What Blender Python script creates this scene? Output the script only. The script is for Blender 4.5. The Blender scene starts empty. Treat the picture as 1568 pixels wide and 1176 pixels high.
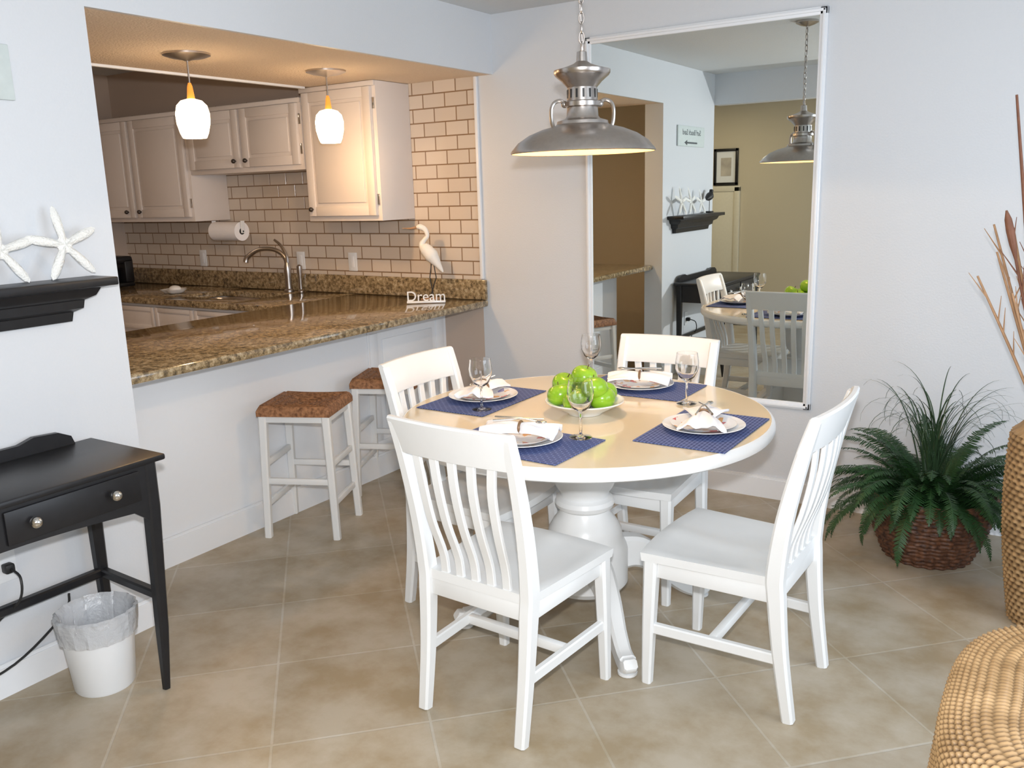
import bpy, bmesh, math, random
from mathutils import Vector, Matrix
random.seed(7)
sc=bpy.context.scene
sc.view_settings.view_transform='Standard'
pi=math.pi
# ------------------------------------------------------------------ materials
def newmat(name):
    m=bpy.data.materials.new(name); m.use_nodes=True
    nt=m.node_tree; b=nt.nodes['Principled BSDF']; return m,nt,b
def N(nt,t,**kw):
    n=nt.nodes.new(t)
    for k,v in kw.items(): setattr(n,k,v)
    return n
def setc(s,c):
    s.default_value=(c[0],c[1],c[2],1) if len(c)==3 else c
def simple(name,col,rough=.5,metal=0,bump=0,scale=40,var=.06,emit=None,es=0,spec=.5,coat=0,trans=0,ior=1.45):
    m,nt,b=newmat(name)
    tc=N(nt,'ShaderNodeTexCoord'); no=N(nt,'ShaderNodeTexNoise'); no.inputs['Scale'].default_value=scale; no.inputs['Detail'].default_value=4
    nt.links.new(tc.outputs['Object'],no.inputs['Vector'])
    mx=N(nt,'ShaderNodeMix',data_type='RGBA')
    setc(mx.inputs[6],[c*(1-var) for c in col]); setc(mx.inputs[7],[min(1,c*(1+var)) for c in col])
    nt.links.new(no.outputs['Fac'],mx.inputs[0]); nt.links.new(mx.outputs[2],b.inputs['Base Color'])
    b.inputs['Roughness'].default_value=rough; b.inputs['Metallic'].default_value=metal
    b.inputs['Specular IOR Level'].default_value=spec; b.inputs['Coat Weight'].default_value=coat
    b.inputs['Transmission Weight'].default_value=trans; b.inputs['IOR'].default_value=ior
    if bump:
        bp=N(nt,'ShaderNodeBump'); bp.inputs['Strength'].default_value=bump; bp.inputs['Distance'].default_value=.01
        nt.links.new(no.outputs['Fac'],bp.inputs['Height']); nt.links.new(bp.outputs[0],b.inputs['Normal'])
    if emit: setc(b.inputs['Emission Color'],emit); b.inputs['Emission Strength'].default_value=es
    return m
M_wall=simple('wall_paint',(.655,.675,.705),.5,bump=.08,scale=120,var=.015)
M_wall2=simple('wall_paint_beige',(.60,.52,.38),.8,bump=.08,scale=120,var=.02)
M_kwall=simple('kitchen_wall_paint',(.52,.42,.35),.8,bump=.08,scale=120,var=.02)
M_ceil=simple('ceiling_paint',(.66,.68,.69),.9,bump=.25,scale=160,var=.02)
M_soff=simple('soffit_texture',(.76,.62,.48),.9,bump=.6,scale=110,var=.08)
M_trim=simple('white_trim',(.82,.84,.87),.35,var=.01)
M_white=simple('white_painted_wood',(.80,.81,.81),.30,var=.02,scale=15)
M_cab=simple('cabinet_paint',(.76,.70,.66),.35,var=.02,scale=10)
M_cream=simple('table_cream',(.76,.65,.46),.16,var=.02,scale=6,coat=.4)
M_black=simple('black_paint',(.012,.012,.014),.38,var=.3,scale=30)
M_steel=simple('brushed_steel',(.52,.48,.45),.28,1,var=.12,scale=60)
M_chrome=simple('chrome',(.7,.68,.65),.15,1)
M_bronze=simple('dark_knob',(.08,.07,.065),.35,.7)
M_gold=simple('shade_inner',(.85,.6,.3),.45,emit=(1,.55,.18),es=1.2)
M_bulb=simple('bulb_glow',(1,.9,.7),.3,emit=(1,.72,.38),es=8)
M_lampg=simple('frosted_glass_lit',(1,.93,.8),.3,emit=(1,.72,.42),es=10)
M_amber=simple('amber_holder',(.8,.3,.05),.3,emit=(1,.35,.05),es=.6)
M_apple=simple('green_apple',(.25,.46,.02),.22,scale=18,var=.3,coat=.3)
M_stem=simple('stem',(.1,.06,.02),.7)
M_china=simple('china',(.86,.87,.88),.12,var=.01,coat=.4)
M_napkin=simple('napkin_cloth',(.88,.87,.89),.9,bump=.15,scale=200,var=.03)
M_ring=simple('napkin_ring',(.22,.13,.07),.4,.3)
M_plastic=simple('white_plastic',(.80,.82,.84),.4,var=.01)
M_dark=simple('dark_rubber',(.02,.02,.02),.5)
M_fern=simple('fern_green',(.018,.060,.016),.5,scale=9,var=.6)
M_grass=simple('grass_green',(.030,.062,.028),.4,scale=9,var=.5)
M_reed=simple('dry_reed',(.20,.085,.05),.7,var=.3)
M_reed2=simple('dry_tan_twig',(.42,.25,.14),.8,var=.3)
M_star=simple('starfish_white',(.86,.86,.83),.8,bump=.6,scale=160,var=.05)
M_bird=simple('heron_paint',(.84,.82,.78),.6,var=.06)
M_glassw=simple('clear_glass',(1,1,1),.0,trans=1,var=0,ior=1.45)
M_bag=simple('bin_liner',(.85,.87,.9),.25,var=.02,trans=.55,bump=.5,scale=60)
M_plaque=simple('plaque',(.60,.66,.65),.6,var=.08)
M_ink=simple('ink',(.08,.09,.10),.7)
M_print=simple('print',(.5,.45,.38),.7,var=.5,scale=9)
M_door=simple('door_paint',(.70,.64,.5),.5)
# mirror
M_mirror,nt,b=newmat('mirror_silver'); setc(b.inputs['Base Color'],(.80,.84,.82)); b.inputs['Metallic'].default_value=1
no=N(nt,'ShaderNodeTexNoise'); mr=N(nt,'ShaderNodeMapRange'); mr.inputs[3].default_value=.002; mr.inputs[4].default_value=.01
nt.links.new(no.outputs[0],mr.inputs[0]); nt.links.new(mr.outputs[0],b.inputs['Roughness'])
# floor tiles (diagonal)
M_floor,nt,b=newmat('floor_tile')
tc=N(nt,'ShaderNodeTexCoord'); mp=N(nt,'ShaderNodeMapping'); mp.inputs['Rotation'].default_value=(0,0,-pi/4); mp.inputs['Location'].default_value=(1.22+.457*20,2.10+.457*20,0)
nt.links.new(tc.outputs['Object'],mp.inputs[0])
br=N(nt,'ShaderNodeTexBrick'); br.offset=0; br.squash=1
for k,v in (('Scale',1),('Brick Width',.457),('Row Height',.457),('Mortar Size',.0045),('Mortar Smooth',.2),('Bias',0)): br.inputs[k].default_value=v
setc(br.inputs['Color1'],(.475,.415,.325)); setc(br.inputs['Color2'],(.42,.365,.285)); setc(br.inputs['Mortar'],(.52,.48,.41))
nt.links.new(mp.outputs[0],br.inputs['Vector'])
no=N(nt,'ShaderNodeTexNoise'); no.inputs['Scale'].default_value=4.2; no.inputs['Detail'].default_value=9; no.inputs['Roughness'].default_value=.62
nt.links.new(tc.outputs['Object'],no.inputs['Vector'])
rp=N(nt,'ShaderNodeValToRGB'); rp.color_ramp.elements[0].position=.36; rp.color_ramp.elements[0].color=(.74,.66,.53,1); rp.color_ramp.elements[1].position=.62; rp.color_ramp.elements[1].color=(1.0,1.0,1.0,1)
nt.links.new(no.outputs[0],rp.inputs[0])
mx=N(nt,'ShaderNodeMix',data_type='RGBA',blend_type='MULTIPLY'); mx.inputs[0].default_value=1
nt.links.new(br.outputs['Color'],mx.inputs[6]); nt.links.new(rp.outputs[0],mx.inputs[7]); nt.links.new(mx.outputs[2],b.inputs['Base Color'])
b.inputs['Roughness'].default_value=.42
bp=N(nt,'ShaderNodeBump',invert=True); bp.inputs['Strength'].default_value=.4; bp.inputs['Distance'].default_value=.004
nt.links.new(br.outputs['Fac'],bp.inputs['Height']); nt.links.new(bp.outputs[0],b.inputs['Normal'])
# subway tile
M_sub,nt,b=newmat('subway_tile')
tc=N(nt,'ShaderNodeTexCoord'); sp=N(nt,'ShaderNodeSeparateXYZ'); cb=N(nt,'ShaderNodeCombineXYZ')
nt.links.new(tc.outputs['Object'],sp.inputs[0]); nt.links.new(sp.outputs['X'],cb.inputs['X']); nt.links.new(sp.outputs['Z'],cb.inputs['Y'])
mp=N(nt,'ShaderNodeMapping'); mp.inputs['Location'].default_value=(5.13,-.04,0); nt.links.new(cb.outputs[0],mp.inputs[0])
br=N(nt,'ShaderNodeTexBrick'); br.offset=.5; br.squash=1
for k,v in (('Scale',1),('Brick Width',.155),('Row Height',.0785),('Mortar Size',.0042),('Mortar Smooth',.35),('Bias',0)): br.inputs[k].default_value=v
setc(br.inputs['Color1'],(.66,.58,.50)); setc(br.inputs['Color2'],(.60,.52,.44)); setc(br.inputs['Mortar'],(.27,.17,.10))
nt.links.new(mp.outputs[0],br.inputs['Vector']); nt.links.new(br.outputs['Color'],b.inputs['Base Color']); b.inputs['Roughness'].default_value=.12
bp=N(nt,'ShaderNodeBump',invert=True); bp.inputs['Strength'].default_value=.6; bp.inputs['Distance'].default_value=.004
nt.links.new(br.outputs['Fac'],bp.inputs['Height']); nt.links.new(bp.outputs[0],b.inputs['Normal'])
# granite
M_gran,nt,b=newmat('granite')
tc=N(nt,'ShaderNodeTexCoord'); n1=N(nt,'ShaderNodeTexNoise'); n1.inputs['Scale'].default_value=42; n1.inputs['Detail'].default_value=6; n1.inputs['Roughness'].default_value=.75
vo=N(nt,'ShaderNodeTexVoronoi'); vo.inputs['Scale'].default_value=75
for x in (n1,vo): nt.links.new(tc.outputs['Object'],x.inputs['Vector'])
rp=N(nt,'ShaderNodeValToRGB'); e=rp.color_ramp.elements; e[0].position=.33; e[0].color=(.04,.034,.026,1); e[1].position=.68; e[1].color=(.56,.47,.32,1)
x=e.new(.43); x.color=(.16,.115,.062,1); x=e.new(.53); x.color=(.33,.24,.13,1)
nt.links.new(n1.outputs[0],rp.inputs[0])
mx=N(nt,'ShaderNodeMix',data_type='RGBA',blend_type='MULTIPLY'); mx.inputs[0].default_value=.45
rq=N(nt,'ShaderNodeValToRGB'); rq.color_ramp.elements[0].position=.1; rq.color_ramp.elements[0].color=(.35,.33,.28,1); rq.color_ramp.elements[1].position=.4
nt.links.new(vo.outputs['Distance'],rq.inputs[0])
nt.links.new(rp.outputs[0],mx.inputs[6]); nt.links.new(rq.outputs[0],mx.inputs[7]); nt.links.new(mx.outputs[2],b.inputs['Base Color'])
b.inputs['Roughness'].default_value=.1; b.inputs['Coat Weight'].default_value=.3
# blue placemat
M_mat,nt,b=newmat('blue_placemat'); tc=N(nt,'ShaderNodeTexCoord'); ck=N(nt,'ShaderNodeTexBrick'); ck.offset=.5
for k,v in (('Scale',1),('Brick Width',.024),('Row Height',.012),('Mortar Size',.0022)): ck.inputs[k].default_value=v
setc(ck.inputs['Color1'],(.035,.055,.17)); setc(ck.inputs['Color2'],(.05,.075,.21)); setc(ck.inputs['Mortar'],(.13,.17,.36))
nt.links.new(tc.outputs['Object'],ck.inputs['Vector']); nt.links.new(ck.outputs['Color'],b.inputs['Base Color']); b.inputs['Roughness'].default_value=.9
# plate rim pattern
M_plate,nt,b=newmat('patterned_plate'); tc=N(nt,'ShaderNodeTexCoord'); vo=N(nt,'ShaderNodeTexVoronoi'); vo.inputs['Scale'].default_value=40
rp=N(nt,'ShaderNodeValToRGB'); rp.color_ramp.interpolation='CONSTANT'; e=rp.color_ramp.elements; e[0].color=(.85,.85,.86,1); e[1].position=.9; e[1].color=(.6,.12,.12,1); x=e.new(.82); x.color=(.75,.4,.15,1); x=e.new(.76); x.color=(.3,.3,.55,1)
sx=N(nt,'ShaderNodeSeparateColor'); nt.links.new(tc.outputs['Object'],vo.inputs['Vector']); nt.links.new(vo.outputs['Color'],sx.inputs[0]); nt.links.new(sx.outputs[0],rp.inputs[0]); nt.links.new(rp.outputs[0],b.inputs['Base Color']); b.inputs['Roughness'].default_value=.12
def wicker(name,c1,c2,sc_=60,point=False):
    m,nt,b=newmat(name); tc=N(nt,'ShaderNodeTexCoord'); no=N(nt,'ShaderNodeTexNoise'); no.inputs['Scale'].default_value=sc_; no.inputs['Detail'].default_value=5
    rp=N(nt,'ShaderNodeValToRGB'); e=rp.color_ramp.elements; e[0].position=.32; e[0].color=(*c1,1); e[1].position=.66; e[1].color=(*c2,1)
    nt.links.new(tc.outputs['Object'],no.inputs['Vector']); nt.links.new(no.outputs[0],rp.inputs[0]); out=rp.outputs[0]
    if point:  # crevice shade between strands painted into the wicker colour
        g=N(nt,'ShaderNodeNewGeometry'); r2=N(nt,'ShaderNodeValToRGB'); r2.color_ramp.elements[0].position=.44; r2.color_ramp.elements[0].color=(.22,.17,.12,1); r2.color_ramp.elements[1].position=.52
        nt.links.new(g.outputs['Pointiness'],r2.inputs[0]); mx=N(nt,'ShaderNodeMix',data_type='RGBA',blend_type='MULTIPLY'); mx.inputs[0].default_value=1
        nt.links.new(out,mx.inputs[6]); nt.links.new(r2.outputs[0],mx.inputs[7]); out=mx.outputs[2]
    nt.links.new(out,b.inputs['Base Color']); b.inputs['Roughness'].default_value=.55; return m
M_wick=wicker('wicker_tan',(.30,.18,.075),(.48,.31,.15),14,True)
M_wickd=wicker('wicker_dark',(.035,.014,.008),(.16,.065,.03))
M_rush=wicker('rush_seat',(.14,.055,.02),(.42,.20,.09),70)
# ------------------------------------------------------------------ geometry helpers
class MB:
    def __init__(s): s.v=[]; s.f=[]
    def add(s,v,f,M=None):
        o=len(s.v); s.v+= [tuple(M@Vector(p)) if M else tuple(p) for p in v]; s.f+=[tuple(i+o for i in q) for q in f]; return s
    def box(s,x0,x1,y0,y1,z0,z1,bev=0,M=None):
        if x0>x1:x0,x1=x1,x0
        if y0>y1:y0,y1=y1,y0
        if z0>z1:z0,z1=z1,z0
        if bev<=0:
            v=[(x,y,z) for z in (z0,z1) for (x,y) in ((x0,y0),(x1,y0),(x1,y1),(x0,y1))]
            return s.add(v,[(3,2,1,0),(4,5,6,7),(0,1,5,4),(1,2,6,5),(2,3,7,6),(3,0,4,7)],M)
        bm=bmesh.new(); bmesh.ops.create_cube(bm,size=1)
        for w in bm.verts: w.co=Vector(((x0+x1)/2+w.co.x*(x1-x0),(y0+y1)/2+w.co.y*(y1-y0),(z0+z1)/2+w.co.z*(z1-z0)))
        bmesh.ops.bevel(bm,geom=bm.edges[:],offset=min(bev,.45*min(x1-x0,y1-y0,z1-z0)),segments=2,affect='EDGES',profile=.5)
        bm.verts.index_update(); v=[tuple(w.co) for w in bm.verts]; f=[tuple(w.index for w in q.verts) for q in bm.faces]; bm.free()
        return s.add(v,f,M)
    def rings(s,R,caps=True,M=None,closed=False):
        n=len(R[0]); v=[p for r in R for p in r]; f=[]
        k=len(R)
        for i in range(k if closed else k-1):
            j=(i+1)%k
            for a in range(n):
                b_=(a+1)%n; f.append((i*n+a,i*n+b_,j*n+b_,j*n+a))
        if caps and not closed: f.append(tuple(range(n-1,-1,-1))); f.append(tuple((k-1)*n+a for a in range(n)))
        return s.add(v,f,M)
    def lathe(s,prof,seg=40,c=(0,0,0),caps=True,fn=None,M=None):
        R=[]
        for (r,z) in prof:
            r=max(r,.0004); ring=[]
            for a in range(seg):
                t=2*pi*a/seg; rr=r if fn is None else fn(r,z,t)
                ring.append((c[0]+rr*math.cos(t),c[1]+rr*math.sin(t),c[2]+z))
            R.append(ring)
        return s.rings(R,caps,M)
    def sweep(s,pts,rad,seg=8,side=None,rect=None,closed=False,M=None,caps=True):
        P=[Vector(p) for p in pts]; n=len(P); R=[]; ref=Vector(side) if side else None
        prev=None
        for i in range(n):
            if closed: t=P[(i+1)%n]-P[i-1]
            else: t=P[min(i+1,n-1)]-P[max(i-1,0)]
            t.normalize()
            if ref is not None: a=ref-t*ref.dot(t)
            elif prev is None:
                a=Vector((0,0,1)) if abs(t.z)<.9 else Vector((1,0,0)); a=a-t*a.dot(t)
            else: a=prev-t*prev.dot(t)
            a.normalize(); prev=a; c=t.cross(a)
            if rect:
                w,h=rect[i] if isinstance(rect,list) else rect
                k=.18*min(w,h)
                q=[(w/2-k,h/2),(-w/2+k,h/2),(-w/2,h/2-k),(-w/2,-h/2+k),(-w/2+k,-h/2),(w/2-k,-h/2),(w/2,-h/2+k),(w/2,h/2-k)]
                R.append([P[i]+a*x+c*y for x,y in q])
            else:
                r=rad[i] if isinstance(rad,(list,tuple)) else rad
                R.append([P[i]+a*(r*math.cos(2*pi*j/seg))+c*(r*math.sin(2*pi*j/seg)) for j in range(seg)])
        return s.rings(R,caps,M,closed)
    def extr(s,pts,vec,M=None):
        n=len(pts); v=[Vector(p) for p in pts]; v2=[p+Vector(vec) for p in v]
        return s.add(v+v2,[tuple(range(n-1,-1,-1)),tuple(range(n,2*n))]+[(i,(i+1)%n,n+(i+1)%n,n+i) for i in range(n)],M)
    def ball(s,c,r,sx=1,sy=1,sz=1,seg=20,rg=12,M=None,fn=None):
        R=[]
        for i in range(rg+1):
            p=pi*i/rg; ring=[]
            for j in range(seg):
                t=2*pi*j/seg; k=1 if fn is None else fn(p,t)
                q=max(math.sin(p),.003)
                ring.append((c[0]+r*k*sx*q*math.cos(t),c[1]+r*k*sy*q*math.sin(t),c[2]-r*k*sz*math.cos(p)))
            R.append(ring)
        return s.rings(R,True,M)
    def obj(s,name,mat,parent=None,ang=35,smooth=True):
        me=bpy.data.meshes.new(name); me.from_pydata([tuple(p) for p in s.v],[],s.f); me.update()
        bm=bmesh.new(); bm.from_mesh(me); bmesh.ops.recalc_face_normals(bm,faces=bm.faces); bm.to_mesh(me); bm.free()
        if smooth:
            for p in me.polygons: p.use_smooth=True
            me.set_sharp_from_angle(angle=math.radians(ang))
        me.materials.append(mat)
        o=bpy.data.objects.new(name,me); sc.collection.objects.link(o)
        if parent: o.parent=parent
        return o
def empty(name,loc=(0,0,0),rz=0):
    e=bpy.data.objects.new(name,None); sc.collection.objects.link(e); e.location=loc; e.rotation_euler=(0,0,rz); e.empty_display_size=.1; return e
def interp(P,n=8):
    P=[Vector(p) for p in P]; out=[]
    for i in range(len(P)-1):
        p0=P[max(i-1,0)];p1=P[i];p2=P[i+1];p3=P[min(i+2,len(P)-1)]
        for k in range(n):
            t=k/n; out.append(.5*((2*p1)+(p2-p0)*t+(2*p0-5*p1+4*p2-p3)*t*t+(3*p1-p0-3*p2+p3)*t**3))
    out.append(P[-1]); return out
def lerpl(L,n):
    out=[]
    for i in range(n):
        x=i/(n-1)*(len(L)-1); k=min(int(x),len(L)-2); out.append(L[k]+(L[k+1]-L[k])*(x-k))
    return out
def text(name,body,size,loc,rot,mat,parent,ext=.002):
    c=bpy.data.curves.new(name,'FONT'); c.body=body; c.size=size; c.extrude=ext; c.align_x='CENTER'; c.materials.append(mat)
    o=bpy.data.objects.new(name,c); sc.collection.objects.link(o); o.location=loc; o.rotation_euler=rot; o.parent=parent; return o
# ------------------------------------------------------------------ room shell
H=2.148; CZ=2.452; W=2.35; LE=-3.46
MB().box(-3.6,4.4,-5.8,.12,-.08,0).obj('floor',M_floor,smooth=False)
MB().box(-3.6,4.4,-5.8,.12,CZ,CZ+.08).obj('ceiling',M_ceil,smooth=False)
MB().box(-.115,4.4,0,.12,0,CZ).obj('wall_back',M_wall,smooth=False)
MB().box(-3.6,-.115,0,.12,0,CZ).obj('wall_back_kitchen',M_kwall,smooth=False)
MB().box(-3.45,-.115,-.008,-.0005,1.03,H+.0).obj('wall_tile_backsplash',M_sub,smooth=False)
MB().box(-3.6,-3.45,-3.6,0,0,CZ).obj('wall_kitchen_left',M_kwall,smooth=False)
MB().box(-3.45,-.15,LE-.0,LE+.12,0,CZ).obj('wall_kitchen_near',M_wall2,smooth=False)
MB().box(-.15,0,LE,-W,0,CZ).obj('wall_left',M_wall,smooth=False)
MB().box(-.02,0,-W,0,H,CZ).obj('wall_header',M_wall,smooth=False)
MB().box(-1.07,-.0205,-W,0,H,CZ).obj('wall_soffit',M_soff,smooth=False)
MB().box(-.47,-.397,-W,0,0,.879).obj('wall_half',M_trim,smooth=False)
MB().box(0,4.3,LE-.12,LE,2.2,CZ).obj('wall_beam',M_wall,smooth=False)
MB().box(-2.6,4.4,-5.8,-5.7,0,CZ).obj('wall_front',M_wall2,smooth=False)
MB().box(-2.7,-2.6,-5.8,LE,0,CZ).obj('wall_hall_left',M_wall2,smooth=False)
m=MB(); m.box(4.3,4.4,-5.8,-3.1,0,CZ); m.box(4.3,4.4,-.9,.0,0,CZ); m.box(4.3,4.4,-3.1,-.9,2.15,CZ); m.box(4.3,4.4,-3.1,-.9,0,.3); m.obj('wall_right',M_wall,smooth=False)
wn=empty('window_1',(4.35,-2.0,1.22)); m=MB()
for a in (-1.1,-.03,1.04): m.box(-.03,.03,a,a+.06,-.92,.93)
m.box(-.03,.03,-1.1,1.1,-.92,-.86); m.box(-.03,.03,-1.1,1.1,.87,.93); m.obj('sash',M_trim,wn,smooth=False)
def bb(name,x0,x1,y0,y1,h=.11):
    MB().box(x0,x1,y0,y1,0,h-.012,0).box(x0+(.004 if x1-x0<.05 and x0<0.1 else 0),x1-(.004 if x1-x0<.05 else 0),y0+(.004 if y1-y0<.05 else 0),y1,h-.0121,h,0).obj(name,M_trim,smooth=False)
bb('baseboard_back',-.38,4.29,-.014,-.0005)
bb('baseboard_half_wall',-.3965,-.383,-W,-.015,.13)
bb('baseboard_left',.0005,.014,LE,-W)
bb('baseboard_front',-2.59,4.29,-5.699,-5.685)
MB().box(-.118,-.098,-.02,-.0005,1.04,H-.001,.004).obj('trim_1',M_trim)
MB().box(-1.095,-1.071,-W,-.34,H-.012,H+.012,.004).obj('trim_2',M_trim)
m=MB()
m.box(-.3965,-.389,-.70,-.685,.13,.879,.002); m.box(-.3965,-.390,-.10,-.03,.13,.879,.002)
m.box(-.3965,-.389,-.685,-.10,.80,.879,.002); m.box(-.3965,-.389,-.685,-.10,.13,.2,.002); m.box(-.3965,-.389,-.685,-.62,.2,.80,.002)
m.box(-.3965,-.391,-.58,-.14,.24,.76,.005)
m.obj('trim_3',M_trim)
# ------------------------------------------------------------------ big mirror
mi=empty('wall_mirror',(1.164,0,1.37)); hw=.593; hh=.90
MB().box(-hw+.03,hw-.03,-.010,-.004,-hh+.03,hh-.03).obj('glass',M_mirror,mi,smooth=False)
m=MB()
for (x0,x1,z0,z1) in ((-hw,-hw+.035,-hh,hh),(hw-.035,hw,-hh,hh),(-hw,hw,hh-.035,hh),(-hw,hw,-hh,-hh+.035)):
    m.box(x0,x1,-.018,-.001,z0,z1,.004)
for (x0,x1,z0,z1) in ((-hw+.008,-hw+.022,-hh+.008,hh-.008),(hw-.022,hw-.008,-hh+.008,hh-.008),(-hw+.008,hw-.008,hh-.022,hh-.008),(-hw+.008,hw-.008,-hh+.008,-hh+.022)):
    m.box(x0,x1,-.026,-.017,z0,z1,.004)
m.obj('frame',M_trim,mi)
# ------------------------------------------------------------------ kitchen
ct=empty('granite_countertop'); m=MB()
m.box(-1.08,-.075,-W+.001,-.001,.881,.921,.012)
m.box(-3.45,-2.15,-.70,-.001,.881,.921,.008); m.box(-1.5,-1.075,-.70,-.001,.881,.921,.008)
m.box(-2.16,-1.49,-.70,-.54,.881,.9205,.004); m.box(-2.16,-1.49,-.19,-.001,.881,.9205,.004)
m.obj('slab',M_gran,ct)
MB().box(-3.45,-.075,-.03,-.009,.9215,1.036,.004).obj('splash',M_gran,ct)
sk=empty('kitchen_sink',(-1.825,-.365,.88)); m=MB()
pr=[]
for (sc_,z) in ((1.0,0.0),(.985,-.01),(.96,-.12),(.88,-.155),(.3,-.165),(.02,-.167)):
    ring=[]
    for a in range(48):
        t=2*pi*a/48; c_,s_=math.cos(t),math.sin(t); ring.append((.33*sc_*math.copysign(abs(c_)**.45,c_),.18*sc_*math.copysign(abs(s_)**.45,s_),z))
    pr.append(ring)
m.rings(pr,False); m.lathe([(.04,-.160),(.035,-.158),(.0,-.16)],20); m.obj('basin',M_steel,sk)
fa=empty('kitchen_faucet',(-1.60,-.10,.922)); m=MB()
m.lathe([(.032,0),(.032,.012),(.022,.02),(.02,.1),(.024,.14),(.02,.17),(.012,.2)],24)
p=interp([(0,0,.13),(-.01,0,.22),(-.07,-.03,.275),(-.16,-.08,.28),(-.23,-.12,.235),(-.245,-.13,.20)],8); m.sweep(p,lerpl([.018,.016,.014,.014,.016,.018],len(p)),12)
p=interp([(0,0,.17),(.0,0,.23),(-.03,-.01,.30),(-.08,-.02,.34)],6); m.sweep(p,lerpl([.016,.012,.009,.007],len(p)),8)
m.lathe([(.02,0),(.02,.01),(.012,.02),(.012,.1),(.018,.13),(.018,.17),(.006,.18)],16,c=(.11,0,0))
m.obj('body',M_steel,fa)
def door_boxes(m,w,h,M,fr=.055):
    m.box(0,w,-.016,0,0,h,.002,M)
    m.box(0,fr,-.024,-.015,0,h,.003,M); m.box(w-fr,w,-.024,-.015,0,h,.003,M); m.box(fr,w-fr,-.024,-.015,0,fr,.003,M); m.box(fr,w-fr,-.024,-.015,h-fr,h,.003,M)
    if h>.25: m.box(fr+.02,w-fr-.02,-.024,-.015,fr+.02,h-fr-.02,.0085,M)
bc=empty('base_cabinet'); m=MB()
m.box(-3.44,-2.2,-.655,-.002,.1,.88); m.box(-1.46,-1.06,-.655,-.002,.1,.88); m.box(-2.2,-1.46,-.655,-.002,.1,.68); m.box(-2.2,-1.46,-.655,-.635,.68,.88); m.box(-3.44,-1.06,-.60,-.002,0,.1); m.box(-1.055,-.4705,-W+.02,-.002,0,.88); m.obj('carcass',M_cab,bc,smooth=False)
m=MB(); x=-3.42
while x<-1.2:
    w=.38; door_boxes(m,w,.56,Matrix.Translation((x,-.655,.12))); door_boxes(m,w,.15,Matrix.Translation((x,-.655,.71)),.03); x+=.395
m.obj('doors',M_cab,bc)
def upper(x0,x1,z0,z1,nd,knobs,top=None):
    e=empty('upper_cabinet',(x0,0,z0)); w=x1-x0; h=z1-z0
    m=MB(); m.box(0,w,-.30,-.0095,0,h,.002); m.obj('carcass',M_cab,e)
    m=MB(); dw=(w-.05-.03*(nd-1))/nd
    for i in range(nd): door_boxes(m,dw,h-.06,Matrix.Translation((.025+i*(dw+.03),-.301,.03)))
    m.box(0,w,-.315,-.30,h-.028,h,.003) ; m.obj('doors',M_cab,e)
    m=MB()
    for kx in knobs: m.ball((kx*w,-.342,.07),.014); m.sweep([(kx*w,-.318,.07),(kx*w,-.342,.07)],.006)
    m.obj('knobs',M_bronze,e)
    m=MB()
    for kz in (.12,h-.12): m.box(w-.024,w-.008,-.312,-.300,kz-.03,kz+.03,.002)
    m.obj('hinges',M_chrome,e); return e
upper(-3.42,-2.22,1.39,2.10,2,(.43,.55)); upper(-2.215,-1.16,1.69,2.10,2,(.45,.55)); upper(-1.155,-.58,1.385,2.146,1,(.1,))
pt=empty('paper_towel_roll',(-2.02,-.2,1.32)); R=Matrix.Rotation(pi/2,4,'Y')
m=MB(); m.lathe([(.02,-.13),(.062,-.13),(.062,.13),(.02,.13)],30,M=R); m.obj('roll',M_napkin,pt)
m=MB(); m.lathe([(.021,-.131),(.021,.132)],20,M=R); m.obj('core',M_dark,pt)
m=MB(); m.box(-.145,-.14,-.015,.015,-.01,.069); m.box(.14,.145,-.015,.015,-.01,.069); m.sweep([(-.145,0,0),(.145,0,0)],.006); m.obj('bracket',M_plastic,pt)
for x in (-2.55,-1.56,-1.10):
    o=empty('wall_outlet',(x,-.009,1.12)); MB().box(-.036,.036,-.006,-.0005,-.058,.058,.003).obj('plate',M_plastic,o); MB().box(-.015,.015,-.008,-.005,-.035,.035,.002).obj('socket',M_trim,o)
d=empty('soap_dish',(-2.32,-.45,.922)); m=MB(); m.lathe([(.03,0),(.06,.008),(.085,.03),(.08,.03),(.05,.012),(.0,.01)],28,fn=lambda r,z,t:r*(1+.12*math.sin(5*t))); m.ball((.01,0,.03),.05,1,.7,.5); m.obj('dish',M_china,d)
k=empty('coffee_maker',(-3.2,-.3,.922)); m=MB(); m.box(-.09,.09,-.1,.1,0,.03,.01); m.box(-.09,.09,.03,.1,.03,.2,.01); m.box(-.09,.09,-.1,.1,.17,.22,.015); m.lathe([(.05,.03),(.06,.07),(.055,.12),(.045,.14)],20,c=(0,-.03,0)); m.obj('body',M_black,k)
# heron figurine
hb=empty('heron_figurine',(-.40,-.13,.922),.35); m=MB()
p=interp([(.085,0,.16),(.055,0,.205),(.02,0,.255),(-.015,0,.295),(-.035,0,.32),(-.02,0,.345),(.0,0,.37),(-.012,0,.405),(-.04,0,.42),(-.06,0,.418)],5)
m.sweep(p,lerpl([.004,.022,.042,.036,.018,.013,.012,.015,.018,.010],len(p)),14); m.obj('body',M_bird,hb)
MB().sweep([(-.055,0,.418),(-.10,0,.412),(-.15,0,.415)],[.009,.005,.001],8).obj('beak',M_reed2,hb)
m=MB(); m.sweep([(.02,.012,.25),(.0,.01,.13),(.02,.005,.01)],.003); m.sweep([(.03,-.012,.24),(.045,-.01,.13),(.0,-.005,.01)],.003); m.obj('legs',M_dark,hb)
MB().box(-.05,.06,-.03,.03,0,.012,.004).obj('base',M_reed2,hb)
dr=empty('dream_letters_sign',(-.335,-.25,.922),.55); text('letters','Dream',.080,(0,0,.012),(pi/2,0,0),M_china,dr,.008); MB().box(-.11,.11,-.015,.015,0,.012,.002).obj('base',M_china,dr)
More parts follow.
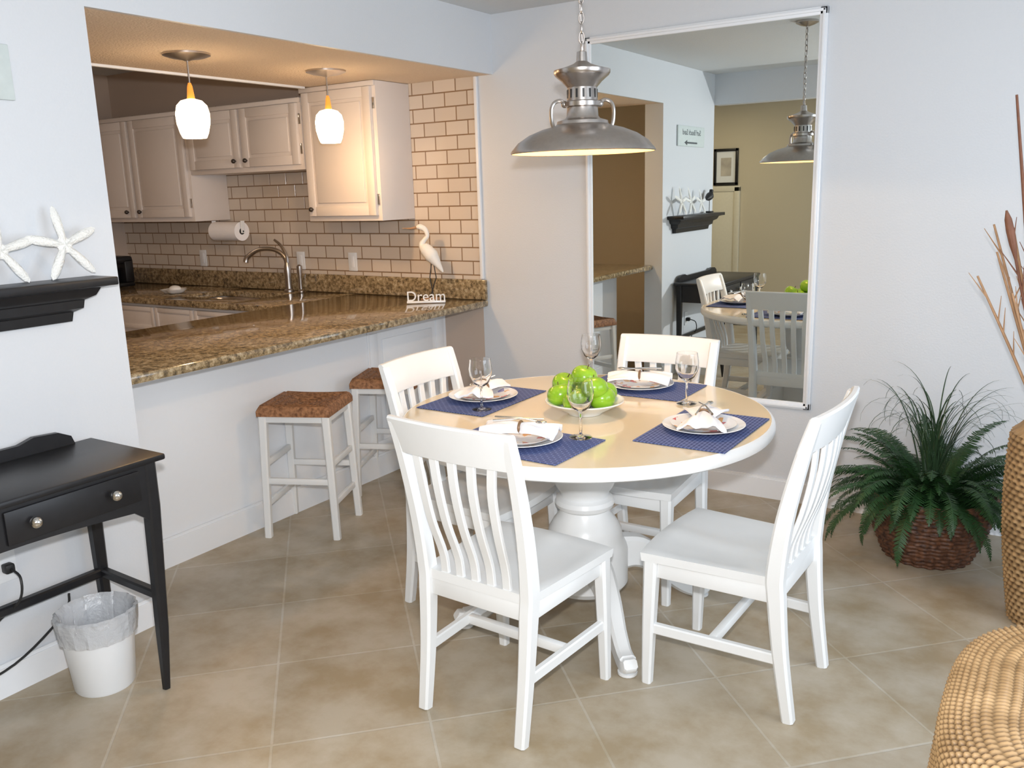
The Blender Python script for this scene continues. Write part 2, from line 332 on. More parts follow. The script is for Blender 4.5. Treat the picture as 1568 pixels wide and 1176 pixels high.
for (px,py) in ((-.56,-1.536),(-.52,-.735)):
    e=empty('pendant_light',(px,py,H)); m=MB()
    m.lathe([(.10,0),(.10,-.008),(.07,-.018),(.02,-.026),(.012,-.03)],36); m.sweep([(0,0,-.02),(0,0,-.14)],.004); m.obj('canopy',M_steel,e)
    m=MB(); m.lathe([(.006,-.12),(.011,-.135),(.017,-.185),(.02,-.19)],20); m.obj('socket',M_amber,e)
    m=MB(); m.lathe([(.018,-.187),(.045,-.195),(.064,-.215),(.072,-.25),(.070,-.29),(.060,-.33),(.050,-.352),(.046,-.352),(.056,-.33),(.066,-.29),(.068,-.25),(.06,-.218),(.04,-.2),(.016,-.192)],36,caps=False); m.obj('shade',M_lampg,e)
    l=bpy.data.lights.new('bulb','POINT'); l.energy=9; l.color=(1,.60,.28); l.shadow_soft_size=.03; o=bpy.data.objects.new('bulb',l); sc.collection.objects.link(o); o.parent=e; o.location=(0,0,-.36)
# ------------------------------------------------------------------ dining pendant
e=empty('dining_pendant_lamp',(1.30,-1.41,1.65),.573); m=MB()
m.lathe([(.243,.0),(.247,.003),(.245,.009),(.222,.036),(.185,.060),(.14,.078),(.10,.088),(.088,.094),(.086,.104),(.06,.112),(.054,.12),(.052,.148),(.062,.152),(.062,.166),(.052,.17),(.05,.212),(.068,.232),(.09,.25),(.095,.258),(.095,.268),(.06,.277),(.03,.288),(.019,.296),(.017,.326),(.0,.332)],64,caps=False)
for s_ in (-1,1):
    p=interp([(s_*.055,0,.16),(s_*.075,0,.172),(s_*.095,0,.165),(s_*.105,0,.145),(s_*.105,0,.11),(s_*.10,0,.088)],5); m.sweep(p,.0065,8)
    m.ball((s_*.06,0,.16),.012)
m.obj('shade',M_steel,e)
m=MB(); m.lathe([(.243,.001),(.238,.006),(.216,.032),(.18,.055),(.14,.072),(.05,.086),(.0,.087)],64,caps=False); m.obj('inner',M_gold,e)
m=MB()
for a in range(14):
    t=2*pi*a/14; m.box(-.0035,.0035,-.0015,.0015,.178,.206,0,Matrix.Rotation(t,4,'Z')@Matrix.Translation((0,.0505,0)))
m.obj('vents',M_dark,e)
MB().ball((0,0,.060),.022).obj('bulb_glass',M_bulb,e)
m=MB(); z=.34; i=0
while z<.775:
    pts=[]
    for j in range(14):
        t=2*pi*j/14; a=.008*math.cos(t); b_=.019*math.sin(t); pts.append((a,0,z+b_) if i%2 else (0,a,z+b_))
    m.sweep(pts,.0024,6,closed=True); z+=.031; i+=1
m.sweep([(.004,.004,.33),(-.006,.004,.5),(.006,-.004,.65),(0,0,.80)],.0028,6); m.obj('chain',M_steel,e)
MB().lathe([(.065,.802),(.065,.79),(.04,.778),(.01,.77)],30).obj('canopy',M_steel,e)
l=bpy.data.lights.new('bulb','POINT'); l.energy=9; l.color=(1,.72,.42); l.shadow_soft_size=.01; o=bpy.data.objects.new('bulb',l); sc.collection.objects.link(o); o.parent=e; o.location=(0,0,.026)
# ------------------------------------------------------------------ dining table
T=(1.34,-1.50); e=empty('dining_table',(T[0],T[1],0)); ZT=.76
MB().lathe([(.0,ZT-.03),(.638,ZT-.03),(.640,ZT-.004),(.636,ZT),(.0,ZT)],96).obj('top',M_cream,e)
MB().lathe([(.60,ZT-.0475),(.633,ZT-.046),(.648,ZT-.038),(.652,ZT-.026),(.650,ZT-.012),(.644,ZT-.003),(.638,ZT+.0004),(.634,ZT-.004),(.60,ZT-.03)],96,caps=False).obj('rim',M_white,e)
MB().lathe([(.0,ZT-.031),(.60,ZT-.031),(.60,ZT-.0475),(.0,ZT-.0475)],96).obj('underside',M_white,e)
m=MB(); m.lathe([(.17,.712),(.17,.69),(.12,.675),(.112,.66),(.122,.63),(.127,.58),(.122,.53),(.103,.49),(.088,.47),(.086,.455),(.103,.445),(.108,.43),(.103,.415),(.088,.405),(.092,.39),(.115,.36),(.132,.33),(.136,.30),(.142,.285),(.15,.27),(.155,.25),(.155,.13),(.14,.11),(.0,.11)],56)
m.obj('column',M_white,e)
m=MB()
for k in range(4):
    M=Matrix.Rotation(pi/4+k*pi/2,4,'Z')
    p=interp([(.13,0,.22),(.20,0,.215),(.28,0,.165),(.35,0,.09),(.41,0,.045),(.46,0,.036),(.485,0,.05)],5)
    n=len(p); hs=lerpl([.13,.115,.09,.07,.06,.06,.03],n); ws=lerpl([.075,.07,.062,.055,.052,.055,.045],n)
    m.sweep(p,0,rect=[(ws[i],hs[i]) for i in range(n)],side=(0,1,0),M=M); m.lathe([(.028,.0),(.032,.004),(.032,.012)],16,c=(.455,0,0),M=M)
m.obj('feet',M_white,e)
# ------------------------------------------------------------------ chairs
def chair(x,y,rz):
    e=empty('dining_chair',(x,y,0),rz)
    def hw_(t): return .195+.028*t
    nx,ny=20,18; top=[];bot=[]
    for j in range(ny+1):
        t=j/ny; yy=-.205+.415*t
        for i in range(nx+1):
            s_=2*i/nx-1; fy=yy+(.018*(1-s_*s_) if t>.9 else .018*(1-s_*s_)*t)
            xx=s_*hw_(t); dip=.022*(1-abs(s_)**2.5)*math.sin(pi*min(1,t*1.02))**.8 if 0<t<.98 else 0
            dip-= .006*math.exp(-(s_*5)**2)*t*(1 if t<.98 else 0)
            ed=.004 if (i in(0,nx) or j in (0,ny)) else 0
            top.append((xx,fy,.447-dip-ed)); bot.append((xx*.985,fy-.002,.415))
    nv=len(top); q=lambda i,j:j*(nx+1)+i; F=[]
    for j in range(ny):
        for i in range(nx): F.append((q(i,j),q(i+1,j),q(i+1,j+1),q(i,j+1))); F.append((nv+q(i,j),nv+q(i,j+1),nv+q(i+1,j+1),nv+q(i+1,j)))
    for i in range(nx): F.append((q(i,0),nv+q(i,0),nv+q(i+1,0),q(i+1,0))); F.append((q(i,ny),q(i+1,ny),nv+q(i+1,ny),nv+q(i,ny)))
    for j in range(ny): F.append((q(0,j),q(0,j+1),nv+q(0,j+1),nv+q(0,j))); F.append((q(nx,j),nv+q(nx,j),nv+q(nx,j+1),q(nx,j+1)))
    MB().add(top+bot,F).obj('seat',M_white,e,ang=50)
    for s_,nm in ((-1,'left'),(1,'right')):
        p=interp([(s_*.178,-.245,0),(s_*.180,-.215,.2),(s_*.183,-.198,.38),(s_*.186,-.195,.46),(s_*.190,-.215,.62),(s_*.194,-.255,.80),(s_*.196,-.288,.915)],5); n=len(p)
        w=lerpl([.036,.04,.044,.044,.04,.036,.034],n); h=lerpl([.034,.042,.05,.052,.046,.038,.030],n)
        MB().sweep(p,0,rect=[(w[i],h[i]) for i in range(n)],side=(1,0,0)).obj('back_post_'+nm,M_white,e)
        MB().sweep([(s_*.200,.195,0),(s_*.198,.19,.2),(s_*.195,.183,.415)],0,rect=[(.030,.030),(.038,.038),(.045,.045)],side=(1,0,0)).obj('front_leg_'+nm,M_white,e)
        MB().box(-.010,.010,-.19,.175,.362,.416,.003,Matrix.Translation((s_*.187,0,0))@Matrix.Rotation(-s_*.03,4,'Z')).obj('apron_'+nm,M_white,e)
        MB().sweep([(s_*.181,-.215,.19),(s_*.197,.185,.19)],0,rect=(.022,.034),side=(1,0,0)).obj('stretcher_'+nm,M_white,e)
    MB().box(-.18,.18,.176,.196,.362,.416,.003).box(-.17,.17,-.205,-.185,.362,.43,.003).obj('apron_front',M_white,e)
    MB().box(-.185,.185,-.02,.004,.175,.205,.004).obj('stretcher_middle',M_white,e)
    R=[]
    for i in range(17):
        s_=2*i/16-1; xx=s_*.212; cy=-.022*(1-s_*s_); hb_=.002*(1-s_*s_); ring=[]
        for (dy,zz) in ((-.014,.820),(.010,.818),(.013,.824),(.010,.922),(.004,.928),(-.008,.928),(-.014,.922)):
            yy=-.260-(zz-.827)*.30+cy+dy; ring.append((xx,yy,zz+hb_))
        R.append(ring)
    MB().rings(R).obj('crest_rail',M_white,e)
    m=MB()
    for k in range(5):
        s_=(k-2)/2.0; a=s_*.112; b_=s_*.133; c=-.022*(1-(b_/.212)**2)
        p=interp([(a,-.195,.41),(a,-.202,.50),(a*1.06,-.234+c*.5,.62),((a+b_)/2,-.254+c*.9,.74),(b_,-.262+c,.84)],4)
        m.sweep(p,0,rect=(.028,.013),side=(1,0,0))
    m.obj('slats',M_white,e)
chair(1.40,-2.06,-.05); chair(1.935,-1.635,pi/2-.03); chair(.96,-1.585,-pi/2); chair(1.38,-1.12,pi+.0)
# ------------------------------------------------------------------ stools
def stool(x,y,rz):
    e=empty('rush_seat_stool',(x,y,0),rz); m=MB(); hx,hy=.155,.145
    for sx in(-1,1):
        for sy in(-1,1): m.sweep([(sx*(hx+.01),sy*(hy+.01),0),(sx*hx*.99,sy*hy*.99,.4),(sx*hx*.95,sy*hy*.95,.598)],0,rect=[(.032,.032),(.035,.035),(.038,.038)],side=(1,0,0))
    m.obj('legs',M_white,e); m=MB()
    for z in (.27,):
        for sy in(-1,1): m.box(-hx,hx,sy*hy-.009,sy*hy+.009,z-.014,z+.014,.003)
        for sx in(-1,1): m.box(sx*hx-.009,sx*hx+.009,-hy,hy,z+.08-.014,z+.08+.014,.003)
    for sx in(-1,1): m.box(sx*hx-.009,sx*hx+.009,-hy,hy,.15,.178,.003)
    for sy in(-1,1): m.box(-hx,hx,sy*hy*.95-.012,sy*hy*.95+.012,.545,.585,.003)
    for sx in(-1,1): m.box(sx*hx*.95-.012,sx*hx*.95+.012,-hy,hy,.545,.585,.003)
    m.obj('rails',M_white,e)
    n=60; V=[];F=[]
    for j in range(n+1):
        for i in range(n+1):
            u=2*i/n-1; v=2*j/n-1; k=max(abs(u),abs(v))
            z=.618-.024*(1-k)-.022*max(0,(k-.9)*10)**2+.003*math.sin(k*75)+.002*(1 if abs(abs(u)-abs(v))>.06 else -1)
            V.append((u*(hx+.016),v*(hy+.016),z+.006*(u*u)))
    nv=len(V); V+=[(a,b_,.575) for a,b_,c in V]
    q=lambda i,j:j*(n+1)+i
    for j in range(n):
        for i in range(n): F.append((q(i,j),q(i+1,j),q(i+1,j+1),q(i,j+1)))
    for i in range(n):
        for (a,b_) in ((q(i,0),q(i+1,0)),(q(i,n),q(i+1,n)),(q(0,i),q(0,i+1)),(q(n,i),q(n,i+1))): F.append((a,b_,b_+nv,a+nv))
    F.append((nv+q(0,0),nv+q(n,0),nv+q(n,n),nv+q(0,n)))
    MB().add(V,F).obj('rush_seat',M_rush,e)
stool(-.18,-1.375,.42); stool(-.19,-.76,.42)
# ------------------------------------------------------------------ table settings
def placemat(x,y,rz):
    e=empty('placemat',(x,y,ZT+.0012),rz)
    MB().box(-.22,.22,-.148,.148,0,.003,.001).obj('cloth',M_mat,e,smooth=False)
    e=empty('dinner_plate',(x,y,ZT+.0045),rz)
    MB().lathe([(.0,0),(.075,0),(.08,.002),(.125,.016),(.132,.019),(.13,.0205),(.122,.018),(.08,.006),(.0,.005)],56).obj('plate',M_china,e)
    MB().lathe([(.0,.0065),(.07,.007),(.10,.019),(.105,.022),(.10,.0225),(.068,.010),(.0,.009)],48,c=(.0,0,0)).obj('salad_plate',M_plate,e)
    e=empty('folded_napkin',(x,y,ZT+.035),rz+.3); nx,ny=32,18; V=[]
    for i in range(nx+1):
        u=2*i/nx-1
        for j in range(ny+1):
            v=2*j/ny-1; au=abs(u); w=.020+.056*au**.7; fold=.006*math.sin(v*6+u*2)*au+.003*math.cos(v*12)*au
            V.append((u*.125+.010*v*v*(1 if u<0 else -1)*au,v*w,.008+.016*au*(1-au)*2+fold-.006*au+.022*(1-v*v)*(1-.35*au)))
    nv=len(V); V+=[(a,b_,c-.007) for a,b_,c in V]; F=[]; q=lambda i,j:i*(ny+1)+j
    for i in range(nx):
        for j in range(ny): F.append((q(i,j),q(i+1,j),q(i+1,j+1),q(i,j+1))); F.append((nv+q(i,j),nv+q(i,j+1),nv+q(i+1,j+1),nv+q(i+1,j)))
        F.append((q(i,0),nv+q(i,0),nv+q(i+1,0),q(i+1,0))); F.append((q(i,ny),q(i+1,ny),nv+q(i+1,ny),nv+q(i,ny)))
    for j in range(ny): F.append((q(0,j),q(0,j+1),nv+q(0,j+1),nv+q(0,j))); F.append((q(nx,j),nv+q(nx,j),nv+q(nx,j+1),q(nx,j+1)))
    MB().add(V,F).obj('cloth',M_napkin,e,ang=70)
    pts=[(0,.022*math.cos(t),.016+.017*math.sin(t)) for t in [2*pi*k/20 for k in range(20)]]
    MB().sweep(pts,.0045,8,closed=True).obj('ring',M_ring,e)
    m=MB(); m.sweep([(-.09,.02,.040),(0,.008,.044),(.06,-.012,.041)],[.003,.0025,.0035],8); m.ball((.072,-.016,.040),.013,1.4,.8,.35)
    m.sweep([(-.08,-.03,.040),(0,-.006,.045),(.07,.02,.040)],[.004,.0025,.002],8)
    m.obj('cutlery',M_chrome,e)
placemat(1.345,-1.925,-.04); placemat(1.795,-1.535,pi/2); placemat(.91,-1.50,-pi/2); placemat(1.36,-1.07,pi)
def glass(x,y):
    e=empty('wine_glass',(x,y,ZT+.0045)); m=MB()
    m.lathe([(.036,0),(.036,.002),(.01,.005),(.0045,.012),(.004,.075),(.008,.082),(.028,.098),(.040,.125),(.042,.15),(.037,.185),(.0355,.185),(.0405,.15),(.0385,.126),(.027,.101),(.006,.087),(.0,.086)],36,caps=True); m.obj('bowl',M_glassw,e,ang=80)
glass(1.49,-1.80); glass(1.00,-1.64); glass(1.62,-1.24); glass(1.12,-1.02)
e=empty('fruit_bowl',(T[0]+.01,T[1]-.01,ZT+.001)); MB().lathe([(.0,0),(.06,0),(.065,.006),(.11,.03),(.138,.045),(.138,.049),(.132,.049),(.10,.034),(.06,.012),(.0,.01)],56).obj('bowl',M_china,e)
m=MB(); ms=MB()
def af(p,t):
    a=p/pi; return 1-.22*math.exp(-((1-a)*7)**2)-.12*math.exp(-(a*7)**2)+.03*math.sin(a*pi)
for (x,y,z) in ((-.075,-.04,.066),(.005,-.075,.062),(.078,-.02,.066),(.045,.062,.066),(-.045,.06,.066),(0,-.0,.070),(-.005,.01,.128),(.062,-.045,.104),(-.095,.03,.088)):
    M=Matrix.Translation((x,y,z))@Matrix.Rotation(random.uniform(-.5,.5),4,'X')@Matrix.Rotation(random.uniform(-.5,.5),4,'Y')
    m.ball((0,0,0),.0455,1,1,.9,24,16,M,af); ms.sweep([(0,0,.03),(.002,0,.047)],.0018,6,M=M)
m.obj('green_apples',M_apple,e,ang=80); ms.obj('stems',M_stem,e)
# ------------------------------------------------------------------ black console table
e=empty('console_table',(0,0,0)); y1=-2.535; y0=-3.56; m=MB()
m.box(.02,.415,y0,y1,.742,.762,.006); m.obj('top',M_black,e)
m=MB()
for (lx,ly,dx,dy) in ((.385,y1-.05,.035,-.05),(.385,y0+.05,.035,.03),(.055,y1-.05,0,0),(.055,y0+.05,0,0)):
    m.sweep([(lx,ly,.742),(lx,ly,.60),(lx+dx*.6,ly+dy*.6,.2),(lx+dx,ly+dy,0)],0,rect=[(.044,.044),(.044,.044),(.034,.034),(.020,.020)],side=(1,0,0))
m.obj('legs',M_black,e)
m=MB()
def apr(x):
    ya,yb=y0+.07,y1-.07; pts=[(x,ya,.742),(x,ya,.56)]
    for k in range(13):
        t=k/12; pts.append((x,ya+.05+(yb-ya-.1)*t,.60+.022*math.sin(pi*t)))
    pts+=[(x,yb,.56),(x,yb,.742)]; return pts
m.extr(apr(.385),(.018,0,0)); m.extr(apr(.045),(.015,0,0)); m.box(.07,.375,y1-.06,y1-.042,.60,.742); m.box(.07,.375,y0+.042,y0+.06,.60,.742)
m.obj('apron',M_black,e)
m=MB()
for (a,b_) in ((y1-.50,y1-.095),(y0+.095,y0+.50)): m.box(.402,.412,a,b_,.635,.73,.003)
m.obj('drawers',M_black,e)
m=MB()
for ky in (y1-.19,y1-.43,y0+.18,y0+.42): m.ball((.433,ky,.685),.017); m.sweep([(.41,ky,.685),(.43,ky,.685)],.006)
m.obj('knobs',M_chrome,e)
m=MB(); m.sweep([(.07,y1-.05,.305),(.40,y1-.065,.305)],0,rect=(.03,.03)); m.sweep([(.07,y0+.05,.305),(.40,y0+.05,.305)],0,rect=(.03,.03)); m.sweep([(.06,y1-.05,.305),(.06,y0+.05,.305)],0,rect=(.03,.03)); m.obj('stretchers',M_black,e)
pts=[(.022,y1-.07,.762),(.022,y0+.07,.762),(.022,y0+.08,.79),(.022,y0+.12,.81),(.022,y0+.2,.815),(.022,y0+.25,.80),(.022,y0+.3,.80)]
pts+=[(.022,y1-.30,.80),(.022,y1-.25,.80),(.022,y1-.2,.815),(.022,y1-.12,.81),(.022,y1-.08,.79)]
MB().extr(pts,(.02,0,0)).obj('gallery',M_black,e)
e=empty('waste_bin',(.215,-2.715,0)); MB().lathe([(.0,.002),(.088,.0),(.092,.006),(.112,.235),(.119,.24),(.119,.255),(.113,.255),(.107,.235),(.088,.01),(.0,.01)],48).obj('bin',M_plastic,e)
MB().lathe([(.116,.18),(.119,.21),(.122,.24),(.124,.26),(.117,.266),(.107,.25),(.10,.19),(.08,.1)],72,caps=False,fn=lambda r,z,t:r+.0022*math.sin(17*t+z*40)+.0015*math.sin(31*t)).obj('liner',M_bag,e)
o=empty('wall_outlet',(0,-2.865,.428)); MB().box(.0005,.007,-.035,.035,-.058,.058,.003).obj('plate',M_plastic,o)
e=empty('power_cord',(0,0,0)); 
m=MB(); m.box(.007,.04,-2.88,-2.85,.405,.435,.006); p=interp([(.04,-2.865,.42),(.09,-2.865,.40),(.09,-2.88,.33),(.03,-2.93,.26),(.03,-3.05,.15),(.05,-3.1,.1),(.04,-2.9,.11),(.03,-2.72,.2),(.025,-2.69,.26)],6); m.sweep(p,.004,8); m.obj('cord',M_dark,e)
# ------------------------------------------------------------------ mantel shelf
e=empty('mantel_shelf',(0,0,.008)); m=MB(); ya,yb=-3.38,-2.455
lvl=[(.03,.0),(.035,.03),(.058,.042),(.062,.068),(.088,.082),(.10,.105),(.125,.112)]
R=[[(0.001,yb-.125+d,1.15+z),(d,yb-.125+d,1.15+z),(d,ya+.125-d,1.15+z),(0.001,ya+.125-d,1.15+z)] for d,z in lvl]; m.rings(R)
m.box(.001,.14,ya-.015,yb+.015,1.262,1.288,.004); m.obj('shelf',M_black,e)
def starfish(y,z,s,rot,x=.07):
    e=empty('starfish',(x,y,z)); e.rotation_euler=(0,-.2,0); n=80; ks=[1,.85,.6,.35,.15,.0]; R=[]
    for k in ks:
        ring=[]
        for a in range(n):
            t=2*pi*a/n; rr=.20+.80*abs(math.cos(2.5*(t-rot)))**5.0; r=s*rr*(k if k>0 else .002)
            hgt=.10*s*math.sqrt(max(0,1-k*k))*(.55+.45*abs(math.cos(2.5*(t-rot)))**8)
            ring.append((hgt,r*math.cos(t),r*math.sin(t)))
        R.append(ring)
    back=[[(-x_*.5,a,b_) for (x_,a,b_) in r] for r in R[1:]]
    MB().rings(list(reversed(back))+R,True).obj('body',M_star,e,ang=60)
zt=1.300
starfish(-2.565,zt+.105,.125,pi/2+.08); starfish(-2.765,zt+.10,.12,pi/2-.05); starfish(-3.0,zt+.09,.11,pi/2+.1)
e=empty('shore_bird_figurine',(.06,-3.22,zt-.002),pi/2); m=MB(); p=interp([(.07,0,.11),(.03,0,.125),(-.01,0,.14),(-.035,0,.165),(-.045,0,.19)],4); m.sweep(p,lerpl([.004,.028,.034,.018,.016],len(p)),12); m.sweep([(-.05,0,.19),(-.10,0,.18)],[.006,.001]); m.sweep([(0,0,.12),(0,0,.01)],.003); m.box(-.04,.04,-.025,.025,0,.012,.003); m.obj('body',M_dark,e)
e=empty('wall_sign',(0.001,-2.91,1.92)); MB().box(0,.012,-.29,.29,-.08,.08,.003).obj('board',M_plaque,e)
text('lettering','Surf Beach Sand',.062,(.0125,0,.01),(pi/2,0,pi/2),M_ink,e,.0005); MB().extr([(.0122,-.12,-.045),(.0122,.1,-.045),(.0122,.1,-.03),(.0122,.16,-.052),(.0122,.1,-.072),(.0122,.1,-.058),(.0122,-.12,-.058)],(.001,0,0)).obj('arrow',M_ink,e)
# ------------------------------------------------------------------ back room bits seen in the mirror
e=empty('picture_frame',(-.66,-5.698,1.72)); m=MB()
for (x0,x1,z0,z1) in ((-.14,-.11,-.2,.2),(.11,.14,-.2,.2),(-.14,.14,.17,.2),(-.14,.14,-.2,-.17)): m.box(x0,x1,0,.025,z0,z1,.003)
m.obj('frame',M_black,e); MB().box(-.11,.11,.002,.008,-.17,.17).obj('mat_board',M_china,e); MB().box(-.06,.06,.008,.010,-.1,.1).obj('print',M_print,e)
e=empty('door_1',(-.95,-5.699,0)); m=MB(); m.box(-.4,.4,.0,.03,0,1.45,.003); m.box(.4,.46,0,.04,0,1.5,.004); m.box(-.46,-.4,0,.04,0,1.5,.004); m.box(-.46,.46,0,.04,1.45,1.51,.004); m.obj('leaf',M_door,e)
# ------------------------------------------------------------------ potted fern
PX,PY=2.34,-.36
e=empty('potted_fern',(PX,PY,0)); 
def wv(n,rows,a): 
    return lambda r,z,t: r+a*math.sin(t*n+ (pi if int(z*rows)%2 else 0))
prof=[(.001,.003),(.165,.0)]+[(.165+.075*math.sin(min(1,z/.26)*pi/2)+.0035*math.sin(z*2*pi*55),z) for z in [i*.26/60 for i in range(1,61)]]+[(.25,.27),(.24,.285),(.225,.275),(.22,.2),(.0,.2)]
MB().lathe(prof,160,fn=wv(22,18,.0045)).obj('basket',M_wickd,e,ang=70)
V=[];F=[]; YM=-PY-.02
def frond(az,L,lift,w=.05,droop=1.0,base=(0,0,.25)):
    n=30; pts=[]
    p=Vector(base)+Vector((math.cos(az)*.08,math.sin(az)*.08,0)); el=lift
    for i in range(n+1):
        pts.append(p.copy()); el-=droop*(1.9/n)*(0.35+i/n); p=p+Vector((math.cos(el)*math.cos(az),math.cos(el)*math.sin(az),math.sin(el)))*(L/n)
        if p.z<.03: p.z=.03
        if p.y>YM-.02: p.y=YM-.02
    for i in range(1,n):
        t=(pts[i+1]-pts[i-1]).normalized(); s_=t.cross(Vector((0,0,1)))
        if s_.length<.1: s_=Vector((-math.sin(az),math.cos(az),0))
        s_.normalize(); wl=w*math.sin(pi*min(1,(i+2)/(n+1.5)))**.7
        for sg in (-1,1):
            for half in (0,.5):
                b_=pts[i]+(pts[i+1]-pts[i])*half; tip=b_+s_*sg*wl*random.uniform(.8,1.1)+t*wl*.35-Vector((0,0,wl*random.uniform(.1,.5))); d=t*(L/n*.19)
                if tip.y>YM: tip.y=YM
                o=len(V); V.extend([b_-d,b_+d,b_+(tip-b_)*.6+d*1.1,tip,b_+(tip-b_)*.6-d*1.1]); F.append((o,o+1,o+2,o+3,o+4))
        o=len(V); k=s_*.0015; V.extend([pts[i]-k,pts[i]+k,pts[i+1]+k,pts[i+1]-k]); F.append((o,o+1,o+2,o+3))
for i in range(160):
    az=2*pi*i/160+random.uniform(-.1,.1); frond(az,random.uniform(.24,.46),random.uniform(.3,1.5),random.uniform(.028,.042),random.uniform(.8,1.5))
MB().add(V,F).obj('fern_fronds',M_fern,e,smooth=False)
V=[];F=[]
for i in range(60):
    az=random.uniform(0,2*pi); L=random.uniform(.46,.66); el=random.uniform(1.2,1.56); p=Vector((random.uniform(-.03,.03),random.uniform(-.03,.03),.28)); n=20; dr_=random.uniform(1.4,3.6)
    s_=Vector((-math.sin(az),math.cos(az),0))
    for j in range(n+1):
        w=.0030*(1-(j/n)**2)+.0006; V.extend([p-s_*w,p+s_*w]); el-=dr_/n*(j/n)**2*3.0
        p=p+Vector((math.cos(el)*math.cos(az),math.cos(el)*math.sin(az),math.sin(el)))*(L/n)
        if p.y>YM: p.y=YM
        if j<n: o=len(V)-2; F.append((o,o+1,o+3,o+2))
MB().add(V,F).obj('grass_blades',M_grass,e,smooth=False)
MB().lathe([(.0,.2),(.225,.205),(.2,.24),(.0,.27)],24,fn=lambda r,z,t:r*(1+.04*math.sin(7*t))).obj('moss',M_fern,e)
# ------------------------------------------------------------------ tall wicker vase with reeds
e=empty('wicker_floor_vase',(2.785,-.78,0))
def vr(z): return .12+.05*math.sin(min(1,z/.68)*pi*.66)
prof=[(.001,.003),(.115,0)]+[(vr(z)+.003*math.sin(z*2*pi*50),z) for z in [i*.68/140 for i in range(1,141)]]+[(.14,.70),(.125,.72),(.115,.71),(.10,.4),(.0,.4)]
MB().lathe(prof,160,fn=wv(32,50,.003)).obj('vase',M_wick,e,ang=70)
m=MB(); m2=MB()
b0=Vector((-.03,.02,.6))
m.sweep([(-.085,.03,.5),(-.125,.04,.9),(-.18,.05,1.35),(-.245,.06,1.79)],[.008,.0075,.006,.004],8)
m.sweep([(-.075,.0,.5),(-.11,.0,.95),(-.12,.0,1.2)],[.012,.011,.009],8)
for tip in ((-.28,.10,1.37),(-.24,.0,1.42),(-.19,.06,1.45),(-.14,-.05,1.3),(-.31,.02,1.2),(-.02,.1,1.6),(.13,.08,1.7),(.2,-.05,1.5),(-.12,.12,1.5),(-.16,.0,1.42),(-.2,-.02,1.15),(-.26,.05,1.28),(-.22,.08,1.36)):
    t=Vector(tip); mid=(b0+t)/2+Vector((-.01,0,.03)); p=interp([b0,mid,t],8); mm=m if tip[2]>1.41 else m2; mm.sweep(p,lerpl([.006,.005,.0035],len(p)),6)
    if tip[0] in (-.24,-.14,-.02,-.19): k=len(p)-5; (m if tip[0]!=-.19 else m2).sweep(p[k:],[.004,.011,.013,.011,.003],10)
    for q in range(4):
        a=p[int(len(p)*(.5+.1*q))]; mm.sweep([a,a+Vector((random.uniform(-.07,.03),random.uniform(-.03,.03),.09))],[.003,.001],5)
m.obj('reeds',M_reed,e); m2.obj('twigs',M_reed2,e)
# ------------------------------------------------------------------ wicker armchair
e=empty('wicker_armchair',(3.0,-2.57,0),0)
HT=.625; RR=.085
NA,NB,NC=130,54,22; prof=[]
for i in range(NA): prof.append((.10*(1-i/(NA-1)),.06+(HT-.06)*i/(NA-1)))
for i in range(1,NB): prof.append((0,0))
for i in range(NC): prof.append((-2*RR,HT-.2*i/(NC-1)))
nth=1040; cyc=130; R=[]
for a in range(nth+1):
    th=math.radians(38)+(2*pi-math.radians(76))*a/nth
    c_,s_=math.cos(th),math.sin(th); se=(abs(c_)**3.0+abs(s_)**3.0)**(-1/3.0)
    ring=[]
    for k,(d,z) in enumerate(prof):
        row=(k//3)%2
        w=.0030*math.sin(a*2*pi*cyc/nth+(pi if row else 0))+(.0012 if k%3==1 else -.0006)
        if k<NA: r=.37*se+d*.5+w; zz=z
        elif k<NA+NB-1: an=pi*(k-NA+1)/NB; r=.37*se-RR+(RR+w)*math.copysign(abs(math.cos(an))**.8,math.cos(an)); zz=HT+(.05+w)*math.sin(an)**.7
        else: r=.37*se+d-w; zz=z
        ring.append((r*c_,r*s_,zz))
    R.append(ring)
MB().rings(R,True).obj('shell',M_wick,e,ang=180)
MB().lathe([(.0,.20),(.19,.20),(.20,.24),(.20,.40),(.18,.44),(.0,.45)],48).obj('seat_cushion',M_napkin,e)
m=MB(); 
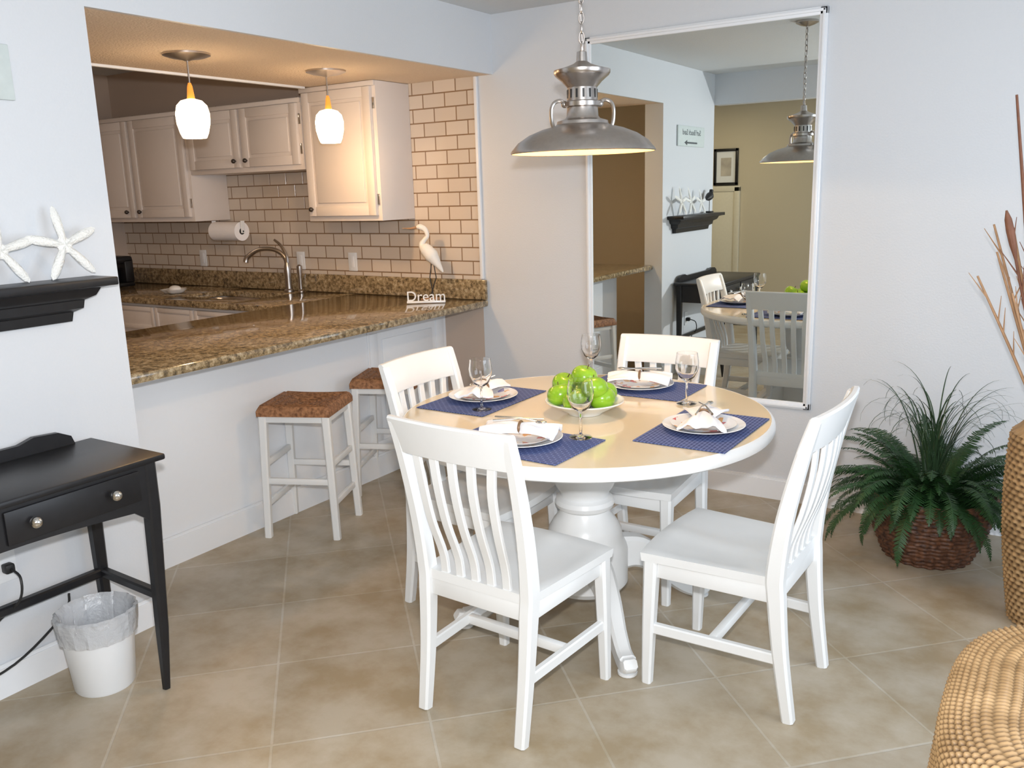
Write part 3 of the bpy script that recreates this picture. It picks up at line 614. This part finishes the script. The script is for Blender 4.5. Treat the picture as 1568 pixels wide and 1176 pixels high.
for k in range(4): m.lathe([(.02,0),(.024,.08)],14,c=(.27*math.cos(pi/4+k*pi/2),.27*math.sin(pi/4+k*pi/2),0))
m.obj('feet',M_reed,e)
# ------------------------------------------------------------------ lights
def area(name,loc,target,sx,sy,en,col):
    l=bpy.data.lights.new(name,'AREA'); l.shape='RECTANGLE'; l.size=sx; l.size_y=sy; l.energy=en; l.color=col
    o=bpy.data.objects.new(name,l); sc.collection.objects.link(o); o.location=loc
    o.rotation_euler=(Vector(target)-Vector(loc)).to_track_quat('-Z','Y').to_euler(); return o
area('window_daylight',(4.26,-2.0,1.25),(0,-2.0,1.0),2.0,1.7,46,(.80,.90,1))
area('rear_fill_light',(3.5,-5.0,1.9),(1.0,-1.5,.9),1.6,1.2,30,(.90,.94,1))  # added soft fill from behind the camera, no window stands there
area('camera_flash',(2.74,-4.10,1.66),(.8,-1.6,1.2),.06,.05,54,(.97,.98,1))
area('hall_lamp',(-.6,-4.6,2.38),(-.6,-4.6,0),.5,.5,12,(1,.85,.6))
area('kitchen_ceiling_lamp',(-2.2,-1.9,2.42),(-2.2,-1.9,0),.5,.5,6,(1,.72,.5))
w=bpy.data.worlds.new('world'); sc.world=w; w.use_nodes=True; w.node_tree.nodes['Background'].inputs[0].default_value=(.6,.75,1,1); w.node_tree.nodes['Background'].inputs[1].default_value=.6
# ------------------------------------------------------------------ camera
cd=bpy.data.cameras.new('camera'); cam=bpy.data.objects.new('camera',cd); sc.collection.objects.link(cam)
a,p,ro,f=-.5764,.2186,-.0295,1333.25
fw=Vector((math.sin(a)*math.cos(p),math.cos(a)*math.cos(p),-math.sin(p))); r0=Vector((math.cos(a),-math.sin(a),0)); u0=r0.cross(fw)
r=r0*math.cos(ro)+u0*math.sin(ro); u=-r0*math.sin(ro)+u0*math.cos(ro)
cam.matrix_world=Matrix(((r.x,u.x,-fw.x,2.7546),(r.y,u.y,-fw.y,-4.1351),(r.z,u.z,-fw.z,1.5314),(0,0,0,1)))
cd.sensor_width=36; cd.lens=f/1568*36; cd.clip_start=.02
sc.camera=cam
